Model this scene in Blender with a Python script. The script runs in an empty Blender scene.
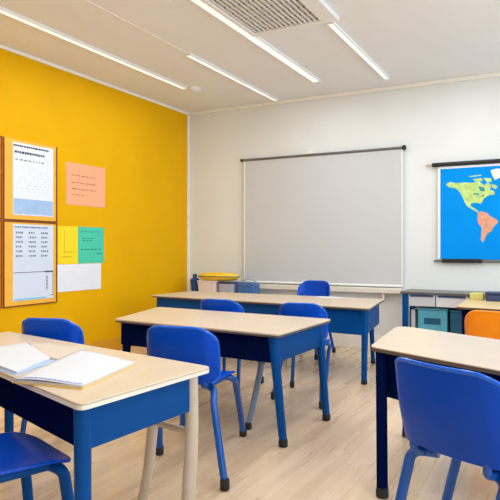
import bpy, bmesh, math, random
from mathutils import Vector, Matrix
from mathutils.geometry import tessellate_polygon
random.seed(7)
C = bpy.context.scene
COL = C.collection
R = math.radians

# ------------------------------------------------------------------ camera, world, lights, exposure
cam_d = bpy.data.cameras.new('camera'); cam = bpy.data.objects.new('camera', cam_d); COL.objects.link(cam)
cam.location = (0, 0, 1.25); cam.rotation_euler = (R(90), 0, R(28))
cam_d.sensor_width = 36; cam_d.lens = 36 * 584 / 500; cam_d.shift_y = -0.004; cam_d.clip_start = 0.05
C.camera = cam

w = bpy.data.worlds.new('world'); C.world = w; w.use_nodes = True
w.node_tree.nodes['Background'].inputs[0].default_value = (0.86, 0.93, 1.0, 1)
w.node_tree.nodes['Background'].inputs[1].default_value = 1.0

def area(name, loc, rot, sx, sy, power, col):
    d = bpy.data.lights.new(name, 'AREA'); d.shape = 'RECTANGLE'; d.size = sx; d.size_y = sy
    d.energy = power; d.color = col
    o = bpy.data.objects.new(name, d); COL.objects.link(o); o.location = loc; o.rotation_euler = rot
    return o
# daylight entering the three windows of the right hand wall
for i, yc in enumerate((0.2, 2.6, 5.0)):
    area('window_daylight', (3.42, yc, 1.9), (0, R(108), 0), 1.7, 2.0, 125, (0.74, 0.89, 1.0))
# the ceiling strips' own light; the two rightmost lamps are added, without a strip
for (x, y0, y1) in ((-4.07, 0.5, 6.0), (-2.53, 0.5, 6.42), (-1.0, 0.5, 6.4), (0.8, 0.5, 6.4)):
    area('ceiling_strip_light', (x, (y0 + y1) / 2, 3.17), (0, 0, 0), 0.08, y1 - y0, 40 if x < -4 else 95, (0.9, 0.96, 1.0))
area('window_daylight_rear', (-0.6, -2.25, 1.9), (R(-90), 0, R(180)), 4.5, 1.7, 12, (0.74, 0.89, 1.0))  # added fill from behind the camera; the rear wall has no window

C.view_settings.view_transform = 'Standard'; C.view_settings.look = 'None'
C.view_settings.gamma = 1.0; C.view_settings.use_curve_mapping = False
C.view_settings.exposure = -0.98

# ------------------------------------------------------------------ materials
def lin(c): return tuple(((v / 255) / 12.92 if v / 255 <= 0.04045 else ((v / 255 + 0.055) / 1.055) ** 2.4) for v in c)
def mat(name, rgb, rough=0.5, var=0.06, scale=12, metal=0.0, bump=0.0, spec=0.5, bscale=120, coat=0.0):
    m = bpy.data.materials.new(name); m.use_nodes = True
    nt = m.node_tree; b = nt.nodes['Principled BSDF']
    b.inputs['Roughness'].default_value = rough; b.inputs['Metallic'].default_value = metal
    b.inputs['Specular IOR Level'].default_value = spec; b.inputs['Coat Weight'].default_value = coat
    l = lin(rgb)
    tc = nt.nodes.new('ShaderNodeTexCoord')
    n = nt.nodes.new('ShaderNodeTexNoise'); n.inputs['Scale'].default_value = scale; n.inputs['Detail'].default_value = 3
    r = nt.nodes.new('ShaderNodeValToRGB')
    r.color_ramp.elements[0].position = 0.3; r.color_ramp.elements[1].position = 0.7
    r.color_ramp.elements[0].color = (*[v * (1 - var) for v in l], 1)
    r.color_ramp.elements[1].color = (*[min(1, v * (1 + var)) for v in l], 1)
    nt.links.new(tc.outputs['Object'], n.inputs['Vector']); nt.links.new(n.outputs['Fac'], r.inputs['Fac'])
    nt.links.new(r.outputs['Color'], b.inputs['Base Color'])
    if bump:
        n2 = nt.nodes.new('ShaderNodeTexNoise'); n2.inputs['Scale'].default_value = bscale
        bp = nt.nodes.new('ShaderNodeBump'); bp.inputs['Strength'].default_value = bump; bp.inputs['Distance'].default_value = 0.002
        nt.links.new(tc.outputs['Object'], n2.inputs['Vector']); nt.links.new(n2.outputs['Fac'], bp.inputs['Height'])
        nt.links.new(bp.outputs['Normal'], b.inputs['Normal'])
    return m
def emis(name, rgb, s):
    m = bpy.data.materials.new(name); m.use_nodes = True
    b = m.node_tree.nodes['Principled BSDF']
    b.inputs['Base Color'].default_value = (*lin(rgb), 1)
    b.inputs['Emission Color'].default_value = (*lin(rgb), 1); b.inputs['Emission Strength'].default_value = s
    return m
def floor_mat():
    m = bpy.data.materials.new('oak_planks'); m.use_nodes = True
    nt = m.node_tree; b = nt.nodes['Principled BSDF']; N = nt.nodes.new; L = nt.links.new
    b.inputs['Specular IOR Level'].default_value = 0.85
    tc = N('ShaderNodeTexCoord')
    mp = N('ShaderNodeMapping'); mp.inputs['Rotation'].default_value = (0, 0, R(90)); L(tc.outputs['Object'], mp.inputs['Vector'])
    br = N('ShaderNodeTexBrick'); br.inputs['Scale'].default_value = 1.0
    br.inputs['Brick Width'].default_value = 1.3; br.inputs['Row Height'].default_value = 0.16
    br.inputs['Mortar Size'].default_value = 0.0012; br.inputs['Mortar Smooth'].default_value = 0.3
    br.inputs['Color1'].default_value = (*lin((238, 210, 180)), 1); br.inputs['Color2'].default_value = (*lin((230, 200, 166)), 1)
    br.inputs['Mortar'].default_value = (*lin((196, 160, 128)), 1); br.offset = 0.37
    L(mp.outputs['Vector'], br.inputs['Vector'])
    mp2 = N('ShaderNodeMapping'); mp2.inputs['Scale'].default_value = (7, .6, 1); L(tc.outputs['Object'], mp2.inputs['Vector'])
    n = N('ShaderNodeTexNoise'); n.inputs['Scale'].default_value = 1.4; n.inputs['Detail'].default_value = 3; n.inputs['Distortion'].default_value = 0.25
    L(mp2.outputs['Vector'], n.inputs['Vector'])
    r = N('ShaderNodeValToRGB'); r.color_ramp.elements[0].position = 0.32; r.color_ramp.elements[1].position = 0.68
    r.color_ramp.elements[0].color = (0.80, 0.74, 0.68, 1); r.color_ramp.elements[1].color = (1, 1, 1, 1)
    L(n.outputs['Fac'], r.inputs['Fac'])
    mx = N('ShaderNodeMixRGB'); mx.blend_type = 'MULTIPLY'; mx.inputs['Fac'].default_value = 0.85
    L(br.outputs['Color'], mx.inputs['Color1']); L(r.outputs['Color'], mx.inputs['Color2']); L(mx.outputs['Color'], b.inputs['Base Color'])
    rr = N('ShaderNodeMapRange'); rr.inputs['To Min'].default_value = 0.2; rr.inputs['To Max'].default_value = 0.36
    L(n.outputs['Fac'], rr.inputs['Value']); L(rr.outputs['Result'], b.inputs['Roughness'])
    bp = N('ShaderNodeBump'); bp.inputs['Strength'].default_value = 0.12; bp.inputs['Distance'].default_value = 0.002
    L(n.outputs['Fac'], bp.inputs['Height']); L(bp.outputs['Normal'], b.inputs['Normal'])
    return m
M = dict(
    floor=floor_mat(),
    yellow=mat('yellow_paint', (234, 176, 0), 0.6, 0.03, 2.5, bump=0.05, spec=0.12),
    yellowbase=mat('yellow_skirting_paint', (226, 160, 22), 0.5, 0.03),
    white=mat('warm_white_paint', (230, 232, 231), 0.7, 0.02, 2, bump=0.05),
    ceil=mat('ceiling_paint', (238, 240, 243), 0.8, 0.015, 2),
    trim=mat('white_trim_paint', (247, 243, 236), 0.5, 0.02),
    strip=emis('strip_diffuser', (255, 250, 242), 1.3),
    alu=mat('white_powder_coat', (240, 240, 240), 0.4, 0.02),
    grille=mat('grille_slats', (226, 224, 220), 0.5, 0.06, 25), dark=mat('dark_duct', (140, 138, 134), 0.8),
    lam=mat('beech_laminate', (208, 188, 164), 0.34, 0.035, 9), edge=mat('cream_edge_band', (232, 224, 210), 0.4, 0.03),
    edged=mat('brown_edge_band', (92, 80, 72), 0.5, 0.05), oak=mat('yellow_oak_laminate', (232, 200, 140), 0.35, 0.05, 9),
    desk=mat('blue_steel', (0, 72, 140), 0.36, 0.05, 6, spec=0.12), navy=mat('navy_steel', (6, 18, 60), 0.5, 0.05, 6, spec=0.0),  # navy is the desk blue with the shade of unlit faces in its colour
    chair=mat('blue_plastic', (0, 68, 182), 0.28, 0.05, 8, spec=0.18, bump=0.04, bscale=300), tube=mat('blue_tube', (4, 80, 164), 0.28, 0.04),
    rim=mat('blue_plastic_rim', (8, 92, 206), 0.25, 0.04, spec=0.4),  # lighter blue stands in for the highlight on the backrest edge
    orange=mat('orange_plastic', (250, 142, 8), 0.32, 0.04, 8), beige=mat('beige_steel', (206, 190, 172), 0.35, 0.04),
    grey=mat('grey_blue_tube', (120, 140, 170), 0.3, 0.05), rubber=mat('black_rubber', (22, 24, 32), 0.6),
    screen=mat('projection_fabric', (205, 206, 208), 0.75, 0.012, 2), rod=mat('grey_metal_rod', (112, 110, 108), 0.35, 0.05, metal=0.4),
    black=mat('black_plastic', (26, 23, 24), 0.45), sea=mat('map_sea_blue', (0, 146, 238), 0.6, 0.04, 3, spec=0.08),
    land=mat('map_land_green', (190, 218, 130), 0.6, 0.16, 22), land2=mat('map_land_salmon', (226, 160, 132), 0.6, 0.14, 22),
    ice=mat('map_ice_white', (240, 238, 226), 0.6, 0.03), teal=mat('map_lake_teal', (40, 140, 150), 0.6),
    paper=mat('white_paper', (236, 238, 246), 0.7, 0.015), leafw=mat('notebook_page_white', (208, 209, 214), 0.7, 0.015), paper2=mat('bluish_paper', (216, 226, 244), 0.7, 0.02, 3),
    page=mat('cream_page', (206, 190, 174), 0.7, 0.03), ink=mat('grey_ink', (110, 116, 130), 0.7), inkb=mat('blue_ink', (118, 140, 206), 0.7),
    inkd=mat('dark_ink', (52, 60, 78), 0.7), lightblue=mat('light_blue_print', (166, 196, 234), 0.7), cyan=mat('cyan_print', (110, 200, 225), 0.7),
    board=mat('orange_pinboard', (252, 184, 62), 0.6, 0.05, 9), brown=mat('brown_wood', (120, 56, 14), 0.45, 0.1, 18),
    pink=mat('salmon_paper', (250, 176, 134), 0.7, 0.02, 5), pinkink=mat('brown_pencil', (200, 120, 84), 0.7),
    ynote=mat('yellow_paper', (252, 222, 22), 0.7, 0.02), tnote=mat('turquoise_paper', (72, 204, 172), 0.7, 0.02), tink=mat('green_ink', (32, 130, 112), 0.7),
    yink=mat('olive_ink', (206, 164, 6), 0.7),
    binw=mat('milky_plastic', (232, 218, 212), 0.35, 0.03), bing=mat('greyish_plastic', (176, 176, 192), 0.35, 0.05), binb=mat('dull_blue_plastic', (62, 104, 158), 0.35, 0.06),
    lidn=mat('navy_lid', (44, 62, 104), 0.4), tray=mat('yellow_tray', (250, 206, 52), 0.35, 0.04), bottle=mat('bottle_blue', (18, 70, 128), 0.25, 0.05),
    tealbin=mat('teal_bin', (92, 178, 205), 0.4, 0.05), cab=mat('cabinet_white', (228, 226, 228), 0.45, 0.02), drawer=mat('drawer_grey', (204, 202, 206), 0.4, 0.02),
    tealdark=mat('petrol_plastic', (24, 96, 130), 0.4), bookcov=mat('yellow_cover', (236, 190, 70), 0.5), olive=mat('olive_card', (206, 200, 120), 0.6),
)

# ------------------------------------------------------------------ mesh helpers
def finish(bm):
    bmesh.ops.recalc_face_normals(bm, faces=bm.faces[:])
def obj(name, bm, m, parent=None, smooth=True, bevel=0.0, seg=2, world=False):
    finish(bm)
    me = bpy.data.meshes.new(name)
    if parent is not None and world:
        bpy.context.view_layer.update()
        p = parent; mw = Matrix.Identity(4); chain = []
        while p: chain.append(p); p = p.parent
        for q in reversed(chain): mw = mw @ Matrix.LocRotScale(q.location, q.rotation_euler, q.scale)
        bm.transform(mw.inverted())
    bm.to_mesh(me); bm.free()
    me.materials.append(m)
    o = bpy.data.objects.new(name, me); COL.objects.link(o)
    if parent is not None: o.parent = parent
    if bevel:
        b = o.modifiers.new('bevel', 'BEVEL'); b.width = bevel; b.segments = seg; b.limit_method = 'ANGLE'; b.angle_limit = R(40)
    if smooth:
        for p in me.polygons: p.use_smooth = True
        try: me.set_sharp_from_angle(angle=R(40))
        except Exception: pass
    return o
def root_at(mesh_o, loc):                                   # put a single-mesh thing's origin at its base
    v = Vector(loc); mesh_o.data.transform(Matrix.Translation(-v)); mesh_o.location = v
    return mesh_o
def tag(o, label=None, cat=None, group=None, kind=None):
    if label: o['label'] = label
    if cat: o['category'] = cat
    if group: o['group'] = group
    if kind: o['kind'] = kind
    return o
def thing(name, label, cat, loc, rz=0, group=None):
    o = bpy.data.objects.new(name, None); COL.objects.link(o); o.empty_display_size = 0.1
    o.location = loc; o.rotation_euler = (0, 0, rz)
    return tag(o, label, cat, group)
def NB(): return bmesh.new()
def box(bm, x0, x1, y0, y1, z0, z1):
    vs = [bm.verts.new((x, y, z)) for z in (z0, z1) for (x, y) in ((x0, y0), (x1, y0), (x1, y1), (x0, y1))]
    for f in ((3, 2, 1, 0), (4, 5, 6, 7), (0, 1, 5, 4), (1, 2, 6, 5), (2, 3, 7, 6), (3, 0, 4, 7)): bm.faces.new([vs[i] for i in f])
    return bm
def prism(bm, pts, z0, z1):
    a = [bm.verts.new((p[0], p[1], z0)) for p in pts]; b = [bm.verts.new((p[0], p[1], z1)) for p in pts]
    n = len(pts)
    bm.faces.new(a[::-1]); bm.faces.new(b)
    for i in range(n): bm.faces.new((a[i], a[(i + 1) % n], b[(i + 1) % n], b[i]))
    return bm
def round_poly(pts, r, n=6):
    out = []
    k = len(pts)
    for i in range(k):
        p = Vector(pts[i]); a = (Vector(pts[i - 1]) - p); b = (Vector(pts[(i + 1) % k]) - p)
        rr = r[i] if isinstance(r, (list, tuple)) else r
        if rr <= 0: out.append(p); continue
        p0 = p + a.normalized() * rr; p1 = p + b.normalized() * rr
        for j in range(n + 1):
            t = j / n; out.append(p0 * (1 - t) ** 2 + p * 2 * t * (1 - t) + p1 * t * t)
    return out
def smooth_path(pts, n=6):
    P = [Vector(p) for p in pts]
    if len(P) < 3: return P
    out = []
    for i in range(len(P) - 1):
        p0 = P[max(0, i - 1)]; p1 = P[i]; p2 = P[i + 1]; p3 = P[min(len(P) - 1, i + 2)]
        for j in range(n):
            t = j / n
            out.append(0.5 * ((2 * p1) + (p2 - p0) * t + (2 * p0 - 5 * p1 + 4 * p2 - p3) * t * t + (3 * p1 - p0 - 3 * p2 + p3) * t ** 3))
    out.append(P[-1]); return out
def tube(bm, pts, r, seg=12, smooth=True, flat=1.0):
    P = smooth_path(pts) if smooth else [Vector(p) for p in pts]
    n = len(P); rings = []
    t0 = (P[1] - P[0]).normalized()
    up = Vector((0, 0, 1)) if abs(t0.z) < 0.9 else Vector((0, 1, 0))
    u = t0.cross(up).normalized()
    for i in range(n):
        t = (P[min(i + 1, n - 1)] - P[max(i - 1, 0)]).normalized()
        u = (u - t * u.dot(t)).normalized(); v = t.cross(u)
        f = i / (n - 1); rad = r if not isinstance(r, (list, tuple)) else r[0] * (1 - f) + r[1] * f
        rings.append([bm.verts.new(P[i] + u * rad * math.cos(2 * math.pi * k / seg) + v * rad * flat * math.sin(2 * math.pi * k / seg)) for k in range(seg)])
    for a, b in zip(rings, rings[1:]):
        for k in range(seg): bm.faces.new((a[k], a[(k + 1) % seg], b[(k + 1) % seg], b[k]))
    bm.faces.new(rings[0][::-1]); bm.faces.new(rings[-1])
    return bm
def lathe(bm, prof, c=(0, 0, 0), seg=20):
    rings = [[bm.verts.new((c[0] + r * math.cos(2 * math.pi * k / seg), c[1] + r * math.sin(2 * math.pi * k / seg), c[2] + z)) for k in range(seg)] for r, z in prof]
    for a, b in zip(rings, rings[1:]):
        for k in range(seg): bm.faces.new((a[k], a[(k + 1) % seg], b[(k + 1) % seg], b[k]))
    bm.faces.new(rings[0][::-1]); bm.faces.new(rings[-1])
    return bm
def struct(name, bm, m, **k): return tag(obj(name, bm, m, smooth=False, **k), kind='structure')

# ------------------------------------------------------------------ room shell
XL, XR, YB, YF, ZC = -4.8, 3.6, 7.1, -2.4, 3.22
struct('floor', box(NB(), XL - .1, XR + .1, YF - .1, YB + .1, -0.1, 0), M['floor'])
struct('ceiling', box(NB(), XL - .1, XR + .1, YF - .1, YB + .1, ZC, ZC + 0.1), M['ceil'])
struct('wall_left', box(NB(), XL - .1, XL, YF - .1, YB + .1, 0, ZC), M['yellow'])
struct('wall_back', box(NB(), XL, XR + .1, YB, YB + .1, 0, ZC), M['white'])
struct('wall_front', box(NB(), XL, XR + .1, YF - .1, YF, 0, ZC), M['white'])
wr = NB()
edges = [YF, -0.85, 1.25, 1.55, 3.65, 3.95, 6.05, YB]
box(wr, XR, XR + .1, YF, YB, 0, 1.0); box(wr, XR, XR + .1, YF, YB, 2.8, ZC)
for a, b in zip(edges[0::2], edges[1::2]): box(wr, XR, XR + .1, a, b, 1.0, 2.8)
struct('wall_right', wr, M['white'])
for i, (a, b) in enumerate(((-0.85, 1.25), (1.55, 3.65), (3.95, 6.05))):
    f = NB()
    for q in ((a, a + .06, 1.0, 2.8), (b - .06, b, 1.0, 2.8), (a, b, 1.0, 1.06), (a, b, 2.74, 2.8), ((a + b) / 2 - .03, (a + b) / 2 + .03, 1.0, 2.8)):
        box(f, XR + .02, XR + .08, q[0], q[1], q[2], q[3])
    struct('window_%d' % (i + 1), f, M['trim'])
struct('baseboard_left', box(NB(), XL, XL + .018, YF, YB - .02, 0, 0.16), M['yellowbase'], bevel=.004)
struct('baseboard_back', box(NB(), XL + .02, XR, YB - .018, YB, 0, 0.17), M['trim'], bevel=.004)
struct('trim_1', box(NB(), XL, XR, YB - .03, YB, ZC - .045, ZC), M['trim'], bevel=.006)          # cornice on the back wall
struct('trim_2', box(NB(), XL, XL + .03, YB - .03, YB, 0.17, ZC - .045), M['trim'], bevel=.004)     # corner bead
struct('trim_3', box(NB(), XL, XL + .012, YF, YB - .03, ZC - .03, ZC), M['trim'])
# narrow seam running along the ceiling in line with the second light
struct('trim_4', box(NB(), -3.335, -3.325, -1.5, 4.93, ZC - .004, ZC), M['trim'])

# ------------------------------------------------------------------ ceiling lights and grille
def ceiling_light(label, x, y0, y1, wd):
    t = thing('ceiling_light', label, 'ceiling light', (x, (y0 + y1) / 2, ZC), 0, 'ceiling light strips')
    f = NB(); h = wd / 2
    box(f, x - h - .012, x - h, y0, y1, ZC - .022, ZC); box(f, x + h, x + h + .012, y0, y1, ZC - .022, ZC)
    box(f, x - h - .012, x + h + .012, y0 - .012, y0, ZC - .022, ZC); box(f, x - h - .012, x + h + .012, y1, y1 + .012, ZC - .022, ZC)
    obj('housing', f, M['alu'], t, world=True, smooth=False)
    obj('diffuser', box(NB(), x - h, x + h, y0, y1, ZC - .014, ZC), M['strip'], t, world=True, smooth=False)
    return t
ceiling_light('long recessed ceiling light strip nearest the yellow wall', -4.07, -1.0, 5.95, .055)
ceiling_light('thin ceiling light strip second from the yellow wall, reaching the white wall', -3.33, 4.93, 7.0, .045)
ceiling_light('long bright ceiling light strip along the left edge of the air grille', -2.53, -1.0, 6.42, .075)
ceiling_light('thin ceiling light strip starting beyond the right corner of the air grille', -1.77, 4.82, 6.7, .04)
d = obj('smoke_detector', lathe(NB(), [(0.075, 0), (0.075, -.02), (0.05, -.045), (0.0, -.05)], (-3.98, 6.03, ZC)), M['alu'])
tag(d, 'round white ceiling disc at the end of the strip nearest the yellow wall', 'ceiling detector')
g = thing('air_grille', 'slatted grey air grille with white surround set in the ceiling', 'air vent', (-2.12, 3.3, ZC))
obj('duct', box(NB(), -2.44, -1.80, 1.6, 4.68, ZC - .006, ZC), M['dark'], g, world=True, smooth=False)
s = NB()
y = 1.62; i = 0
xx = -2.43
while xx < -1.81:
    box(s, xx, xx + .022, 1.6, 4.68, ZC - .03, ZC - .006); xx += .044
obj('slats', s, M['grille'], g, world=True, smooth=False)
c = NB()
for k in range(22): box(c, -2.44, -1.80, 1.7 + k * .14, 1.708 + k * .14, ZC - .028, ZC - .008)
obj('cross_wires', c, M['dark'], g, world=True, smooth=False)
f = NB(); box(f, -2.485, -2.44, 1.55, 4.74, ZC - .04, ZC); box(f, -1.80, -1.66, 1.55, 4.74, ZC - .04, ZC)
box(f, -2.44, -1.80, 4.68, 4.74, ZC - .04, ZC); box(f, -2.44, -1.80, 1.55, 1.6, ZC - .04, ZC)
obj('surround', f, M['alu'], g, world=True, smooth=False, bevel=.006)

# ------------------------------------------------------------------ projection screen and ledge
t = thing('projection_screen', 'large blank white projection screen hanging on the back wall', 'projector screen', (-2.77, YB, 0.80))
obj('screen_fabric', box(NB(), -3.83, -1.69, YB - .045, YB - .04, 0.80, 2.44), M['screen'], t, world=True, smooth=False)
for x in (-3.846, -1.69): obj('side_hem', box(NB(), x, x + .016, YB - .05, YB - .036, .80, 2.44), M['alu'], t, world=True, smooth=False)
obj('bottom_bar', tube(NB(), [(-3.85, YB - .043, .79), (-1.67, YB - .043, .79)], .016, smooth=False), M['alu'], t, world=True)
obj('top_rod', tube(NB(), [(-3.87, YB - .05, 2.455), (-1.66, YB - .05, 2.455)], .016, smooth=False), M['rod'], t, world=True)
for x, r_ in ((-3.875, .02), (-1.655, .03)):
    obj('end_knob', tube(NB(), [(x - .02, YB - .05, 2.455), (x + .02, YB - .05, 2.455)], r_, smooth=False), M['black'], t, world=True, bevel=.006)
b = NB(); box(b, -2.97, -2.81, YB - .07, YB, 2.47, 2.486); box(b, -2.92, -2.86, YB - .06, YB - .001, 2.486, 2.51)
obj('hanging_bracket', b, M['alu'], t, world=True, bevel=.003)
ld = thing('wall_ledge', 'long cream wall ledge below the projection screen', 'ledge', (-3.0, YB, .69))
obj('ledge_board', box(NB(), -4.0, -1.68, YB - .10, YB, .70, .765), M['edge'], ld, world=True, bevel=.008)
for x in (-3.7, -2.8, -1.9): obj('bracket', box(NB(), x - .015, x + .015, YB - .08, YB, .62, .70), M['edge'], ld, world=True)

# ------------------------------------------------------------------ world map
t = thing('wall_map', 'blue pull-down world map on the back wall right of the screen', 'map', (-.35, YB, 1.1))
obj('map_sheet', box(NB(), -1.24, .55, YB - .034, YB - .030, 1.12, 2.17), M['sea'], t, world=True, smooth=False)
b = NB(); box(b, -1.268, -1.24, YB - .036, YB - .028, 1.12, 2.19); box(b, .55, .578, YB - .036, YB - .028, 1.12, 2.19); box(b, -1.24, .55, YB - .036, YB - .028, 2.17, 2.195)
obj('white_margin', b, M['paper'], t, world=True, smooth=False)
def on_map(pix):        # outline as fractions of the sheet: x right, y down
    return [(-1.24 + u * 1.79, 2.17 - v * 1.05) for u, v in pix]
def land(name, pts, m, k=1):
    b = NB(); P = on_map(pts); y0 = YB - .034 - .0006 * k
    vs = [b.verts.new((x, y0, z)) for x, z in P]
    for tri in tessellate_polygon([[Vector((x, 0, z)) for x, z in P]]):
        q = [vs[q_] for q_ in tri]
        if (q[1].co - q[0].co).cross(q[2].co - q[0].co).y > 0: q.reverse()
        b.faces.new(q)
    n = len(vs); bk = [b.verts.new((x, y0 + .0006 * k, z)) for x, z in P]
    for q in range(n): b.faces.new((vs[q], bk[q], bk[(q + 1) % n], vs[(q + 1) % n]))
    return obj(name, b, m, t, world=True, smooth=False)
land('north_america', [(.035, .17), (.06, .145), (.10, .165), (.15, .16), (.20, .17), (.235, .155), (.27, .20), (.29, .17), (.31, .21), (.30, .25), (.325, .27), (.33, .30), (.29, .315), (.265, .345), (.255, .38), (.245, .40), (.225, .385), (.19, .39), (.185, .42), (.205, .44), (.225, .465), (.24, .495), (.222, .485), (.19, .45), (.165, .42), (.15, .37), (.135, .31), (.12, .26), (.095, .22), (.055, .205)], M['land'])
for P in ([(.20, .13), (.25, .12), (.26, .15), (.22, .165)], [(.26, .12), (.31, .13), (.31, .17), (.285, .17)], [(.31, .19), (.345, .215), (.335, .25), (.315, .23)], [(.17, .095), (.25, .085), (.25, .095), (.19, .105)]):
    land('arctic_island', P, M['land'])
for P in ([(.23, .21), (.265, .225), (.275, .27), (.245, .26)], [(.205, .28), (.24, .29), (.235, .305), (.205, .295)], [(.245, .315), (.27, .305), (.265, .325)]):
    land('lake', P, M['teal'], 2)
land('south_america', [(0.230, .495), (0.253, .48), (0.283, .50), (0.303, .535), (0.343, .575), (0.348, .605), (0.323, .65), (0.313, .69), (0.283, .73), (0.268, .79), (0.260, .815), (0.248, .79), (0.250, .72), (0.253, .66), (0.233, .61), (0.228, .56)], M['land2'])
land('greenland', [(0.305, .045), (0.340, .03), (0.400, .04), (0.390, .09), (0.355, .13), (0.330, .15), (0.315, .10)], M['ice'])
land('africa', [(.50, .40), (.56, .385), (.61, .41), (.635, .47), (.67, .50), (.64, .57), (.63, .66), (.585, .74), (.56, .70), (.545, .60), (.53, .54), (.48, .52), (.47, .46)], M['land2'])
land('eurasia', [(.49, .35), (.50, .27), (.54, .18), (.60, .16), (.72, .12), (.84, .14), (.96, .18), (.90, .25), (.87, .34), (.83, .42), (.79, .48), (.76, .43), (.72, .50), (.68, .42), (.64, .45), (.60, .37), (.54, .33)], M['land'])
land('australia', [(.83, .66), (.87, .62), (.92, .64), (.93, .71), (.89, .74), (.83, .72)], M['land2'])
obj('top_rod', tube(NB(), [(-1.33, YB - .045, 2.222), (.64, YB - .045, 2.222)], .024, smooth=False), M['black'], t, world=True)
obj('rod_tip', tube(NB(), [(-1.40, YB - .045, 2.222), (-1.33, YB - .045, 2.222)], .013, smooth=False), M['beige'], t, world=True)
obj('bottom_bar', tube(NB(), [(-1.31, YB - .034, 1.10), (.62, YB - .034, 1.10)], .012, smooth=False), M['rod'], t, world=True)
obj('grip', box(NB(), -1.22, -.78, YB - .06, YB - .02, 1.08, 1.125), M['black'], t, world=True, bevel=.006)

# ------------------------------------------------------------------ yellow wall: framed boards and papers
def wallbox(bm, y0, y1, z0, z1, d0, d1): return box(bm, XL + d0, XL + d1, y0, y1, z0, z1)
def notice_frame(label, y0, y1, z0, z1, kind, gp='framed noticeboards on the yellow wall'):
    t = thing('notice_frame', label, 'noticeboard', (XL, (y0 + y1) / 2, z0), 0, gp)
    obj('backing_board', wallbox(NB(), y0, y1, z0, z1, 0, .014), M['board'], t, world=True, smooth=False)
    f = NB(); e = .014
    wallbox(f, y0, y0 + e, z0, z1, .014, .022); wallbox(f, y1 - e, y1, z0, z1, .014, .022)
    wallbox(f, y0 + e, y1 - e, z0, z0 + e * .8, .014, .022)
    if kind != 'upper': wallbox(f, y0 + e, y1 - e, z1 - e * .8, z1, .014, .022)
    obj('frame', f, M['brown'], t, world=True, smooth=False, bevel=.002)
    if kind == 'side': return t
    a, b = y0 + .115, y1 - .055
    p = obj('poster', wallbox(NB(), a, b, z0 + .055, z1 - .03, .014, .017), M['paper'] if kind == 'upper' else M['paper2'], t, world=True, smooth=False)
    rnd = random.Random(3 if kind == 'upper' else 5)
    def dashes(bm, z, h, ya, yb, lo=.012, hi=.04, gap=.01):
        y = ya
        while y < yb:
            l = rnd.uniform(lo, hi)
            if y + l > yb: break
            wallbox(bm, y, y + l, z - h / 2 + rnd.uniform(-.002, .002), z + h / 2, .017, .0176); y += l + gap * rnd.uniform(.6, 1.4)
    if kind == 'upper':
        bm = NB(); dashes(bm, z1 - .062, .018, a + .005, b - .05, .01, .03, .004); dashes(bm, z1 - .125, .022, a + .02, b - .09, .012, .035, .005)
        obj('heading', bm, M['inkd'], p, world=True, smooth=False)
        bm = NB(); dashes(bm, z1 - .20, .012, a + .03, b - .10, .015, .04, .02)
        for k in range(9): dashes(bm, z1 - .27 - k * .03, .003, a + .03 + .2 * rnd.random(), b - .05, .006, .02, .06)
        obj('faint_text', bm, M['ink'], p, world=True, smooth=False)
        obj('tinted_strip', wallbox(NB(), a + .005, b - .005, z0 + .065, z0 + .22, .017, .0174), M['lightblue'], p, world=True, smooth=False)
    else:
        bm = NB(); dashes(bm, z1 - .06, .014, a + .02, b - .07, .01, .03, .006)
        for k in range(6):
            for col in range(3): dashes(bm, z1 - .115 - k * .047, .018, a + .035 + col * .16, a + .13 + col * .16, .008, .02, .008)
        obj('number_rows', bm, M['ink'], p, world=True, smooth=False)
        bm = NB(); wallbox(bm, a + .005, b - .005, z0 + .335, z0 + .341, .017, .0178); wallbox(bm, b - .12, b - .004, z0 + .33, z0 + .345, .017, .0179)
        wallbox(bm, b - .010, b - .004, z0 + .09, z0 + .33, .017, .0178); wallbox(bm, b - .05, b - .004, z0 + .085, z0 + .091, .017, .0178)
        for k in range(10): wallbox(bm, b - .10, b - .075, z0 + .15 + k * .015, z0 + .157 + k * .015, .017, .0176)
        obj('table_lines', bm, M['inkd'], p, world=True, smooth=False)
        obj('cyan_strip', wallbox(NB(), a + .01, b - .1, z0 + .06, z0 + .075, .017, .0175), M['cyan'], p, world=True, smooth=False)
    return t
notice_frame('upper brown framed board on the yellow wall holding a tall poster of handwriting', 3.885, 4.575, 1.525, 2.335, 'upper')
notice_frame('lower brown framed board on the yellow wall holding a sheet of number rows', 3.885, 4.575, .665, 1.52, 'lower')
notice_frame('orange framed board cut off at the left edge of the photo, upper one', 3.18, 3.87, 1.525, 2.335, 'side')
notice_frame('orange framed board cut off at the left edge of the photo, lower one', 3.18, 3.87, .665, 1.52, 'side')
def wall_paper(name, label, y0, y1, z0, z1, m, lines=None, mi=None, off=.0):
    t = thing(name, label, 'paper', (XL, (y0 + y1) / 2, z0), 0, 'loose papers on the yellow wall')
    obj('sheet', wallbox(NB(), y0, y1, z0, z1, off, off + .003), m, t, world=True, smooth=False)
    if lines:
        bm = NB()
        for (u0, u1, v, h) in lines:
            W, H = y1 - y0, z1 - z0
            wallbox(bm, y0 + u0 * W, y0 + u1 * W, z1 - (v + h) * H, z1 - v * H, off + .003, off + .0036)
        obj('pencil_lines', bm, mi, t, world=True, smooth=False)
    return t
def words(v, u0, u1, h):
    out = []; u = u0
    while u < u1:
        l = random.uniform(.05, .14); out.append((u, min(u + l, u1), v + random.uniform(-.005, .005), h)); u += l + .03
    return out
wall_paper('paper_sheet', 'salmon pink square sheet with four written lines on yellow wall', 4.72, 5.34, 1.73, 2.20, M['pink'], words(.28, .12, .75, .025) + words(.45, .12, .75, .025) + words(.60, .13, .75, .025) + words(.74, .13, .45, .02), M['pinkink'])
wall_paper('paper_sheet', 'bright yellow sheet on the wall between noticeboard and turquoise sheet', 4.60, 4.895, 1.075, 1.49, M['ynote'], [(.3, .32, .1, .6), (.25, .8, .68, .015), (.2, .7, .8, .02)], M['yink'])
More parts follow.
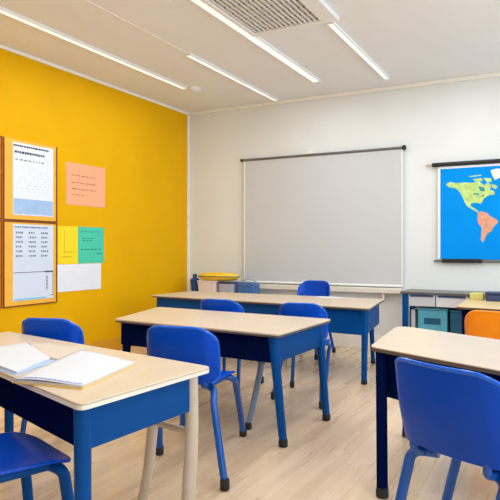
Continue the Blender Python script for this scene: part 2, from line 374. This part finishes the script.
wall_paper('paper_sheet', 'turquoise green sheet on the yellow wall under the pink one', 4.90, 5.32, 1.075, 1.49, M['tnote'], words(.12, .1, .85, .015) + words(.3, .15, .6, .02) + words(.36, .15, .55, .02) + words(.6, .1, .9, .03) + [(.7, .9, .72, .03)], M['tink'])
wall_paper('paper_sheet', 'blank white sheet on yellow wall below the yellow and turquoise sheets', 4.59, 5.27, .77, 1.07, M['paper'])

# ------------------------------------------------------------------ desks
def inset(pts, d):
    c = Vector((0, 0))
    for p in pts: c += Vector(p) / len(pts)
    out = []; k = len(pts)
    for i in range(k):
        p = Vector(pts[i]); a = (Vector(pts[i - 1]) - p).normalized(); b = (Vector(pts[(i + 1) % k]) - p).normalized()
        out.append(p + (a + b) * d)
    return out
def panel(p, q, th, z0, z1):
    p, q = Vector(p), Vector(q); n = Vector((-(q - p).y, (q - p).x)).normalized() * th
    return prism(NB(), [p, q, q + n, p + n], z0, z1)
def desk_leg(t, name, top, foot, ztop, r0, r1, m, bow=0.0):
    T = Vector((top[0], top[1], ztop)); F = Vector((foot[0], foot[1], .028))
    mid = (T + F) / 2 + Vector((bow, 0, 0))
    l = obj(name, tube(NB(), [T, (T + mid) / 2 + Vector((bow * .4, 0, 0)), mid, F], [r0, r1], 16), m, t, world=True)
    obj('foot_cap', lathe(NB(), [(r1 * .72, 0), (r1 * 1.12, .006), (r1 * 1.15, .03), (r1 * 1.04, .05)], (foot[0], foot[1], 0), 16), M['rubber'], l, world=True)
    return l
def desk(label, pts, apron, legs, mtop='lam', mside='desk', mfront='desk', edge='edge', zt=.72, rad=.04, group='classroom desks', th=.024, rear=True, leg_r=(.034, .026), lt=.008):
    # pts: front left, front right, back right, back left
    c = sum((Vector(p) for p in pts), Vector((0, 0))) / 4
    t = thing('school_desk', label, 'desk', (c.x, c.y, 0), 0, group)
    rp = round_poly(pts, rad)
    obj('desktop', prism(NB(), rp, zt - lt, zt), M[mtop], t, world=True, bevel=.003)
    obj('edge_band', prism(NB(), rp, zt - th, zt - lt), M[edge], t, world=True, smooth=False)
    q = inset(pts, .045); z1 = zt - th
    obj('front_panel', panel(q[0], q[1], .018, z1 - apron, z1), M[mfront], t, world=True, bevel=.004)
    obj('side_panel', panel(q[1], q[2], .018, z1 - apron, z1), M[mside], t, world=True, bevel=.004)
    obj('side_panel', panel(q[3], q[0], .018, z1 - apron, z1), M[mside], t, world=True, bevel=.004)
    if rear: obj('rear_panel', panel(q[2], q[3], .018, z1 - apron * .7, z1), M[mfront], t, world=True, bevel=.004)
    for L in legs:
        desk_leg(t, L.get('name', 'leg'), L['top'], L['foot'], z1, *L.get('r', leg_r), M[L.get('m', mside)], L.get('bow', 0))
    return t

# middle desk
mp = [(-2.95, 3.38), (-1.53, 3.25), (-1.51, 4.14), (-3.2, 4.26)]
md = desk('wood-topped blue desk in the middle, behind the blue chair with curved legs', mp, .17, [
    dict(top=(-1.60, 3.32), foot=(-1.54, 3.34)), dict(top=(-1.58, 4.06), foot=(-1.50, 4.00)),
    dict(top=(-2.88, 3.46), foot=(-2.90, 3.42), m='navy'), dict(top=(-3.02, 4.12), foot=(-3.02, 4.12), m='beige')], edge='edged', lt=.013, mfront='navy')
desk_leg(md, 'support_leg', (-1.86, 3.72), (-1.90, 3.55), .68, .026, .02, M['grey'], 0.02)

# far long desk; its brown edge layer paints the shadow under the top
fp = [(-4.07, 5.28), (-1.49, 5.05), (-1.62, 6.02), (-4.03, 6.02)]
desk('very long desk at the back in front of the screen', fp, .23, [
    dict(top=(-1.548, 5.11), foot=(-1.59, 5.22)), dict(top=(-1.74, 5.93), foot=(-1.79, 6.2), r=(.03, .022)),
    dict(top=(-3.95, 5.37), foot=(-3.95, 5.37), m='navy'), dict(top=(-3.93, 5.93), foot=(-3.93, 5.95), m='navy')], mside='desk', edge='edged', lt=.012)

# right desk, turned to the right
rp_ = [(-.91, 3.09), (.42, 2.42), (.50, 3.24), (-.99, 4.02)]
desk('desk at the right turned at an angle, behind the near blue chair', rp_, .24, [
    dict(top=(-.85, 3.10), foot=(-.79, 2.90), r=(.03, .028)), dict(top=(.36, 2.50), foot=(.40, 2.46)),
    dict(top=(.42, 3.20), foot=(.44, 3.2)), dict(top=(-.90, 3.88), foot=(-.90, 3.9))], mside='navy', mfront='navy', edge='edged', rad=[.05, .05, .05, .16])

# yellow oak desk far right
op = [(-.84, 5.58), (.75, 5.30), (.75, 6.40), (-.86, 6.62)]
desk('yellowish oak desk at the far right behind the orange chair', op, .26, [
    dict(top=(-.76, 5.66), foot=(-.76, 5.66)), dict(top=(.68, 5.38), foot=(.68, 5.38)), dict(top=(.68, 6.33), foot=(.68, 6.33)), dict(top=(-.78, 6.5), foot=(-.78, 6.5))],
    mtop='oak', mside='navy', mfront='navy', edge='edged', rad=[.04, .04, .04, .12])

# near left desk, with a beige trestle at its rear right
np_ = [(-3.05, 2.03), (-1.435, 1.475), (-1.375, 2.225), (-3.10, 2.56)]
nd = desk('nearest desk at the left with open books on it', np_, .16, [
    dict(top=(-1.492, 1.545), foot=(-1.485, 1.54), r=(.031, .029)), dict(top=(-2.98, 2.10), foot=(-2.98, 2.10)), dict(top=(-3.0, 2.48), foot=(-3.0, 2.48))], edge='edge', mfront='navy')
b = NB(); q0 = Vector((-1.47, 2.15)); q1 = Vector((-1.70, 2.22))
tl = obj('trestle_leg', tube(NB(), [(-1.435, 2.15, .696), (-1.435, 2.15, .40), (-1.45, 2.13, .0)], [.028, .032], 16), M['beige'], nd, world=True)
tl2 = obj('trestle_leg', tube(NB(), [(-1.68, 2.20, .46), (-1.72, 2.21, .2), (-1.78, 2.23, .0)], [.026, .024], 14), M['beige'], nd, world=True)
obj('crossbar', tube(NB(), [(-1.69, 2.20, .44), (-1.445, 2.145, .44)], .016, 12, smooth=False), M['beige'], nd, world=True)

# ------------------------------------------------------------------ chairs
def shell_back(wd, z0, z1, rt, rb, curve, tilt):
    bm = NB(); NU, NV = 18, 22; rows = []
    H = z1 - z0
    for j in range(NV + 1):
        v = 0.5 - 0.5 * math.cos(math.pi * j / NV); z = v * H
        hw = wd / 2 * (0.97 + 0.03 * math.sin(math.pi * v))
        if z > H - rt: hw = hw - rt * 1.15 + 1.15 * math.sqrt(max(0, rt * rt - (z - (H - rt)) ** 2))
        if z < rb: hw = hw - rb + math.sqrt(max(0, rb * rb - (rb - z) ** 2))
        row = []
        for i in range(NU + 1):
            u = -1 + 2 * i / NU; x = u * max(hw, .01)
            ax = abs(x) / (wd / 2)
            y = curve * (.55 * ax ** 2.2 + .5 * max(0, ax - .8) / .2) - tilt * v - .012 * math.sin(math.pi * v)
            row.append(bm.verts.new((x, y, z0 + z)))
        rows.append(row)
    for a, b in zip(rows, rows[1:]):
        for i in range(NU): bm.faces.new((a[i], a[i + 1], b[i + 1], b[i]))
    return bm
def back_highlight_rim(wd, z0, z1, rt, rb, curve, tilt, r):
    src = shell_back(wd, z0, z1, rt, rb, curve, tilt); src.verts.ensure_lookup_table(); NU, NV = 18, 22
    g = [[src.verts[j * (NU + 1) + i].co.copy() for i in range(NU + 1)] for j in range(NV + 1)]; src.free()
    path = [g[j][0] for j in range(2, NV)] + [g[NV][i] for i in range(1, NU)] + [g[j][NU] for j in range(NV - 1, 1, -1)]
    clean = [path[0]]
    for p in path[1:]:
        if (p - clean[-1]).length > .008: clean.append(p)
    return tube(NB(), clean, r, 8, smooth=False)
def shell_seat(wd, y0, y1, z):
    bm = NB(); NU, NV = 16, 16; rows = []; D = y1 - y0; r = .09
    for j in range(NV + 1):
        v = 0.5 - 0.5 * math.cos(math.pi * j / NV); yv = v * D; hw = wd / 2 * (.90 + .10 * v)
        if yv > D - r: hw = hw - r + math.sqrt(max(0, r * r - (yv - (D - r)) ** 2))
        if yv < r: hw = hw - r * .6 + .6 * math.sqrt(max(0, r * r - (r - yv) ** 2))
        row = []
        for i in range(NU + 1):
            u = -1 + 2 * i / NU; x = u * hw
            zz = z - .022 * (1 - u * u) * math.sin(math.pi * v) - .03 * max(0, v - .8) / .2 + .02 * max(0, .15 - v) / .15
            row.append(bm.verts.new((x, y0 + yv, zz)))
        rows.append(row)
    for a, b in zip(rows, rows[1:]):
        for i in range(NU): bm.faces.new((a[i], a[i + 1], b[i + 1], b[i]))
    return bm
def solid(o, th):
    s = o.modifiers.new('solid', 'SOLIDIFY'); s.thickness = th; s.offset = 0
    sb = o.modifiers.new('sub', 'SUBSURF'); sb.levels = 1; sb.render_levels = 1
def chair(label, x, y, deg, seat=.46, top=.80, wd=.43, m='chair', ml='tube', feet=None, group='blue school chairs', back_h=.31, r=.017, dep=.42, rb=.06, rt=.095):
    t = thing('school_chair', label, 'chair', (x, y, 0), R(deg), group)
    yb = -dep / 2
    so = obj('seat', shell_seat(wd * .96, yb + .01, dep / 2, seat), M[m], t); solid(so, .014)
    bo = obj('backrest', shell_back(wd, top - back_h, top, rt, rb, .075, .06), M[m], t); solid(bo, .014)
    bo.location = (0, yb - .01, 0)
    obj('rim', back_highlight_rim(wd, top - back_h, top, rt, rb, .075, .06, .0095), M['rim' if m == 'chair' else m], bo)  # edge tube added to draw a highlight around the backrest
    zr = seat - .035; hx = wd * .40; fy = .155
    # each leg runs from the frame to its foot; front and rear ones bend
    F = {'fl': (-hx - .03, dep / 2 + .0), 'fr': (hx + .03, dep / 2 + .0), 'rl': (-hx - .05, yb - .10), 'rr': (hx + .05, yb - .10)}
    F.update(feet or {})
    for k, (fx, fyy) in F.items():
        sx = -1 if k[1] == 'l' else 1; sy = 1 if k[0] == 'f' else -1
        P0 = (sx * hx * .55, sy * fy * .75, zr); P1 = (sx * hx, sy * fy, zr - .015)
        P2 = (sx * hx * .75 + fx * .25 + sx * .0, sy * fy * .65 + fyy * .35, zr - .10); P3 = (fx, fyy, .03)
        l = obj('leg', tube(NB(), [P0, P1, P2, P3], r, 12), M[ml], t)
        obj('foot_cap', lathe(NB(), [(r * .7, 0), (r * 1.25, .008), (r * 1.25, .05), (r * 1.1, .06)], (fx, fyy, 0), 14), M['rubber'], l)
    fr = NB()
    for sx in (-1, 1): tube(fr, [(sx * hx * .8, fy, zr), (sx * hx * .8, -fy, zr)], r * .8, 10, smooth=False)
    tube(fr, [(-hx * .8, fy, zr), (hx * .8, fy, zr)], r * .8, 10, smooth=False); tube(fr, [(-hx * .8, -fy * .4, zr), (hx * .8, -fy * .4, zr)], r * .8, 10, smooth=False)
    obj('seat_frame', fr, M[ml], t)
    for sx in (-1, 1):
        obj('back_support', tube(NB(), [(sx * hx * .8, -fy + .02, zr), (sx * hx * .82, yb + .012, zr + .02), (sx * hx * .84, yb + .016, seat + .06), (sx * hx * .84, yb + .0, top - .14)], r * .75, 10), M[ml], t)
    return t
def loc(x, y, cx, cy, deg):       # world floor point in a chair's own frame
    a = R(-deg); dx, dy = x - cx, y - cy
    return (dx * math.cos(a) - dy * math.sin(a), dx * math.sin(a) + dy * math.cos(a))

cx, cy, dg = -1.925, 2.93, 10
chair('blue chair between the nearest desk and the middle desk, its whole backrest in view', cx, cy, dg, seat=.50, top=.81, wd=.435, back_h=.32,
      feet={'rr': loc(-1.53, 2.60, cx, cy, dg), 'rl': loc(-2.14, 2.86, cx, cy, dg), 'fr': loc(-1.86, 3.40, cx, cy, dg), 'fl': loc(-2.26, 3.28, cx, cy, dg)}, r=.02)
chair('blue chair beside the yellow wall, only its top showing over the open books', -2.88, 2.85, 16, seat=.47, top=.81, wd=.41, feet={'rl': (-.20, -.22), 'rr': (.20, -.22)})
chair('blue chair at the lower left, its seat pushed under the nearest desk', -1.885, 1.515, -20, seat=.47, top=.80, wd=.50, ml='desk', r=.022)
cx, cy, dg = -.268, 2.40, -28
chair('large near blue chair at the right, its backrest towards the viewer', cx, cy, dg, seat=.49, top=.825, wd=.485, back_h=.325, r=.021, rb=.03, rt=.075, feet={'rl': (-.235, -.26), 'rr': (.235, -.26), 'fl': loc(-.47, 2.70, cx, cy, dg), 'fr': (.19, .20)})
chair('blue chair showing its top edge above middle desk, left of the pair there', -2.63, 4.60, 2, top=.80, wd=.42)
chair('blue chair showing its top edge above middle desk, right of the pair there', -1.90, 4.62, 10, top=.80, wd=.395,
      feet={'fr': loc(-1.80, 4.80, -1.885, 4.62, 12), 'rl': loc(-2.07, 4.34, -1.885, 4.62, 12), 'rr': loc(-1.61, 4.27, -1.885, 4.62, 12)})
chair('blue chair behind the long desk, in front of the projection screen', -2.60, 6.32, 180, seat=.48, top=.85, wd=.40)
chair('orange plastic chair in front of the yellowish oak desk', -.40, 4.98, -8, top=.77, wd=.46, m='orange', ml='rod', group='orange school chairs')

# ------------------------------------------------------------------ books and paper on desks
def quad_book(name, label, P, z, th, cov, cat='notebook', strip=True):
    c = sum((Vector(p) for p in P), Vector((0, 0))) / 4
    t = thing(name, label, cat, (c.x, c.y, z))
    obj('cover', prism(NB(), P, z, z + .004), M[cov], t, world=True, smooth=False)
    Q = [c + (Vector(p) - c) * .985 for p in P]
    obj('page_block', prism(NB(), Q, z + .004, z + th - .001), M['page'], t, world=True, smooth=False)
    # uppermost page, slightly curled: a gridded sheet
    bm = NB(); n = 10; rows = []
    for i in range(n + 1):
        u = i / n; row = []
        for j in range(n + 1):
            v = j / n
            p = (Vector(Q[0]) * (1 - u) + Vector(Q[1]) * u) * (1 - v) + (Vector(Q[3]) * (1 - u) + Vector(Q[2]) * u) * v
            row.append(bm.verts.new((p.x, p.y, z + th + .006 * math.sin(math.pi * min(1, u * 1.2)) )))
        rows.append(row)
    for a, b in zip(rows, rows[1:]):
        for j in range(n): bm.faces.new((a[j], a[j + 1], b[j + 1], b[j]))
    pg = obj('top_page', bm, M['leafw'], t, world=True)
    s = pg.modifiers.new('solid', 'SOLIDIFY'); s.thickness = .0015; s.offset = -1
    if strip:
        def at(u, v): 
            p = (Vector(Q[0]) * (1 - u) + Vector(Q[1]) * u) * (1 - v) + (Vector(Q[3]) * (1 - u) + Vector(Q[2]) * u) * v
            return Vector((p.x, p.y, z + th + .0008 + .006 * math.sin(math.pi * min(1, u * 1.2))))
        bm = NB()
        u = .12
        while u < .93:
            l = random.uniform(.02, .06); vs = [bm.verts.new(at(*q)) for q in ((u, .03), (u + l, .03), (u + l, .055), (u, .055))]; bm.faces.new(vs); u += l + .015
        obj('blue_printing', bm, M['inkb'], pg, world=True, smooth=False)
    return t

# right notebook: front left, front right, back right, back left
quad_book('notebook', 'closed white notebook with yellow underside on the nearest desk, right of the open book',
          [(-1.90, 1.585), (-1.575, 1.63), (-1.69, 2.085), (-2.145, 2.19)], .72, .016, 'bookcov')
ob = thing('open_book', 'open book with curling white page at the left of the nearest desk', 'book', (-2.25, 2.0, .72))
def leaf(P, h0, h1, bulge):
    bm = NB(); n = 14; g = []
    for i in range(n + 1):
        u = i / n; row = []
        for j in range(n + 1):
            v = j / n
            p = (Vector(P[0]) * (1 - u) + Vector(P[1]) * u) * (1 - v) + (Vector(P[3]) * (1 - u) + Vector(P[2]) * u) * v
            row.append((p.x, p.y, .724 + h0 * (1 - u) + h1 * u + bulge * math.sin(math.pi * u ** 0.6)))
        g.append(row)
    top = [[bm.verts.new(c) for c in r] for r in g]; bot = [[bm.verts.new((c[0], c[1], .724)) for c in r] for r in g]
    for i in range(n):
        for j in range(n):
            bm.faces.new((top[i][j], top[i][j + 1], top[i + 1][j + 1], top[i + 1][j])); bm.faces.new((bot[i][j], bot[i + 1][j], bot[i + 1][j + 1], bot[i][j + 1]))
        bm.faces.new((top[i][0], top[i + 1][0], bot[i + 1][0], bot[i][0])); bm.faces.new((top[i][n], bot[i][n], bot[i + 1][n], top[i + 1][n]))
        bm.faces.new((top[0][i], bot[0][i], bot[0][i + 1], top[0][i + 1])); bm.faces.new((top[n][i], top[n][i + 1], bot[n][i + 1], bot[n][i]))
    return bm
LP = [(-2.02, 1.70), (-2.36, 1.74), (-2.80, 2.27), (-2.20, 2.07)]
LP = [(-2.02, 1.70), (-2.12, 1.975), (-2.55, 2.235), (-2.66, 1.90)]
obj('left_pages', leaf([(-2.62, 1.86), (-2.01, 1.70), (-2.12, 1.985), (-2.60, 2.24)], .007, .008, .010), M['leafw'], ob, world=True)
obj('right_pages', leaf([(-2.15, 1.99), (-2.085, 2.0), (-2.19, 2.29), (-2.58, 2.26)], .006, .004, .004), M['page'], ob, world=True)
obj('cover', prism(NB(), [(-2.64, 1.85), (-2.0, 1.685), (-2.075, 1.97), (-2.19, 2.295), (-2.62, 2.27)], .72, .7235), M['lightblue'], ob, world=True, smooth=False)
bm = NB()
for k in range(9):
    x = -2.40 + k * .038
    box(bm, x, x + .028, 1.80 - (x + 2.62) * .262 + .075, 1.80 - (x + 2.62) * .262 + .083, .735, .737 + .012)
bm.free()
ps = root_at(obj('paper_sheet', prism(NB(), [(-2.36, 5.90), (-2.10, 5.86), (-2.05, 6.0), (-2.32, 6.0)], .72, .7225), M['paper'], smooth=False), (-2.2, 5.93, .72))
tag(ps, 'white sheet lying on the long desk beside the rear blue chair', 'paper')

# ------------------------------------------------------------------ low cabinet in the corner and the things on it
cb = thing('low_cabinet', 'low white cabinet in the corner behind the long desk, carrying storage bins', 'cabinet', (-3.95, 6.78, 0))
obj('carcass', box(NB(), -4.60, -3.42, 6.62, 6.97, .04, .60), M['cab'], cb, world=True, bevel=.004)
obj('cabinet_top', box(NB(), -4.62, -3.40, 6.60, 6.99, .60, .625), M['edge'], cb, world=True, bevel=.004)
obj('plinth', box(NB(), -4.57, -3.45, 6.65, 6.95, 0, .04), M['black'], cb, world=True)
for k in range(3):
    x0 = -4.59 + k * .39
    dr = obj('door', box(NB(), x0 + .005, x0 + .385, 6.604, 6.62, .06, .59), M['drawer'], cb, world=True, bevel=.003)
    obj('handle', box(NB(), x0 + .33, x0 + .345, 6.590, 6.604, .40, .50), M['rod'], dr, world=True, bevel=.003)
def bin_(label, x0, x1, z1, body, lid, y0=6.66, y1=6.92, rim=.02):
    t = thing('storage_bin', label, 'bin', ((x0 + x1) / 2, (y0 + y1) / 2, .625), 0, 'bins on the low cabinet')
    bm = NB(); c = Vector(((x0 + x1) / 2, (y0 + y1) / 2))
    P = round_poly([(x0, y0), (x1, y0), (x1, y1), (x0, y1)], .03)
    lo = [c + (p - c) * .9 for p in P]; n = len(P)
    a = [bm.verts.new((p.x, p.y, .625)) for p in lo]; b = [bm.verts.new((p.x, p.y, z1)) for p in P]
    bm.faces.new(a[::-1]); bm.faces.new(b)
    for i in range(n): bm.faces.new((a[i], a[(i + 1) % n], b[(i + 1) % n], b[i]))
    obj('tub', bm, M[body], t, world=True)
    obj('lid', prism(NB(), [c + (p - c) * 1.03 for p in P], z1, z1 + rim), M[lid], t, world=True, bevel=.005)
    return t
bin_('pale milky storage bin in the corner under the yellow oval dish', -4.36, -4.06, .79, 'binw', 'binw')
bin_('greyish storage bin with navy lid between pale bin and blue bag', -4.03, -3.80, .775, 'bing', 'lidn')
ty = thing('oval_dish', 'yellow oval dish with domed lid lying on top of the pale storage bin', 'dish', (-4.09, 6.78, .81))
bm = NB()
prof = [(.70, 0), (.86, .015), (.97, .04), (1.0, .056), (.97, .07), (.88, .088), (.70, .102), (.4, .110), (.1, .112)]
rings = [[bm.verts.new((-4.09 + .315 * r * math.cos(2 * math.pi * k / 40), 6.785 + .13 * r * math.sin(2 * math.pi * k / 40), .811 + z)) for k in range(40)] for r, z in prof]
for a, b in zip(rings, rings[1:]):
    for k in range(40): bm.faces.new((a[k], a[(k + 1) % 40], b[(k + 1) % 40], b[k]))
bm.faces.new(rings[0][::-1]); bm.faces.new(rings[-1])
obj('dish_body', bm, M['tray'], ty, world=True)
bm = NB(); tube(bm, [(-4.09 + .318 * math.cos(2 * math.pi * k / 40), 6.785 + .133 * math.sin(2 * math.pi * k / 40), .868) for k in range(41)], .005, 8, smooth=False)
obj('dark_band', bm, M['lidn'], ty, world=True)
bt = thing('water_bottle', 'dark blue bottle standing at the left end of the storage bins', 'bottle', (-4.46, 6.76, .625))
obj('bottle_body', lathe(NB(), [(.045, 0), (.048, .01), (.06, .12), (.068, .185), (.05, .205), (.03, .215)], (-4.455, 6.76, .625)), M['bottle'], bt, world=True)
obj('cap', lathe(NB(), [(.03, 0), (.032, .03), (.028, .045), (.012, .055)], (-4.455, 6.76, .84)), M['lidn'], bt, world=True)
bg = thing('school_bag', 'small dull blue bag with pale arched handle right of the storage bins', 'bag', (-3.63, 6.78, .625))
obj('bag_body', prism(NB(), round_poly([(-3.78, 6.70), (-3.50, 6.70), (-3.50, 6.88), (-3.78, 6.88)], .05), .625, .80), M['binb'], bg, world=True, bevel=.035, seg=4)
obj('pocket', prism(NB(), round_poly([(-3.74, 6.675), (-3.54, 6.675), (-3.54, 6.71), (-3.74, 6.71)], .015), .64, .73), M['binb'], bg, world=True, bevel=.01, seg=3)
obj('handle', tube(NB(), [(-3.75, 6.79, .79), (-3.70, 6.79, .825), (-3.62, 6.79, .835), (-3.54, 6.79, .825), (-3.51, 6.79, .79)], .012, 10), M['bing'], bg, world=True)

# ------------------------------------------------------------------ side counter under the map
sc = thing('side_counter', 'dark-topped white counter with blue legs under the map', 'counter', (-.45, 6.84, 0))
obj('countertop', box(NB(), -1.60, .70, 6.62, 7.075, .735, .76), M['rod'], sc, world=True, bevel=.004)
for i, (x0, x1) in enumerate(((-1.51, -1.22), (-1.21, -.88), (-.87, -.55), (-.54, -.2), (-.19, .15), (.16, .5))):
    dr = obj('drawer', box(NB(), x0, x1, 6.64, 7.0, .60, .733), M['drawer'] if i == 0 else M['cab'], sc, world=True, bevel=.004)
    obj('drawer_rail', box(NB(), x0 + .02, x1 - .02, 6.628, 6.64, .708, .728), M['lidn'], dr, world=True)
for x in (-1.55, .62):
    for y in (6.66, 7.03): obj('leg', box(NB(), x - .03, x + .03, y - .03, y + .03, 0, .735), M['desk'], sc, world=True, bevel=.006)
obj('shelf', box(NB(), -1.52, .59, 6.66, 7.05, .22, .245), M['cab'], sc, world=True, bevel=.003)
def tub(label, x0, x1, z1, body, lid):
    t = thing('storage_bin', label, 'bin', ((x0 + x1) / 2, 6.84, .245), 0, 'bins on the counter shelf')
    obj('tub', box(NB(), x0, x1, 6.69, 7.0, .245, z1), M[body], t, world=True, bevel=.012)
    obj('rim', box(NB(), x0 - .008, x1 + .008, 6.682, 7.008, z1, z1 + .02), M[lid], t, world=True, bevel=.005)
    obj('label_plate', box(NB(), x0 + .07, x1 - .07, 6.686, 6.69, .40, .47), M['tealdark'], t, world=True)
tub('tall light teal bin under the counter beside its left blue leg', -1.42, -1.10, .56, 'tealbin', 'tealbin')
tub('narrow petrol bin on the counter shelf right of the teal bin', -1.07, -.93, .55, 'tealdark', 'tealdark')
gb = root_at(obj('folder', box(NB(), -1.50, -1.455, 6.72, 6.98, .245, .55), M['grille'], bevel=.004), (-1.478, 6.85, .245))
tag(gb, 'grey folder standing left of the teal bin under the counter', 'folder')
nb = thing('pencil_case', 'navy box on the yellowish oak desk at the right edge', 'box', (-.46, 6.36, .72))
obj('case_body', box(NB(), -.66, -.28, 6.24, 6.40, .72, .785), M['lidn'], nb, world=True, bevel=.012)
obj('case_lid', box(NB(), -.665, -.275, 6.235, 6.405, .787, .81), M['lidn'], nb, world=True, bevel=.008)
ol = root_at(obj('card_box', box(NB(), -.82, -.69, 6.33, 6.47, .72, .79), M['olive'], bevel=.008), (-.755, 6.40, .72))
tag(ol, 'small olive-yellow box left of the navy box on the oak desk', 'box')
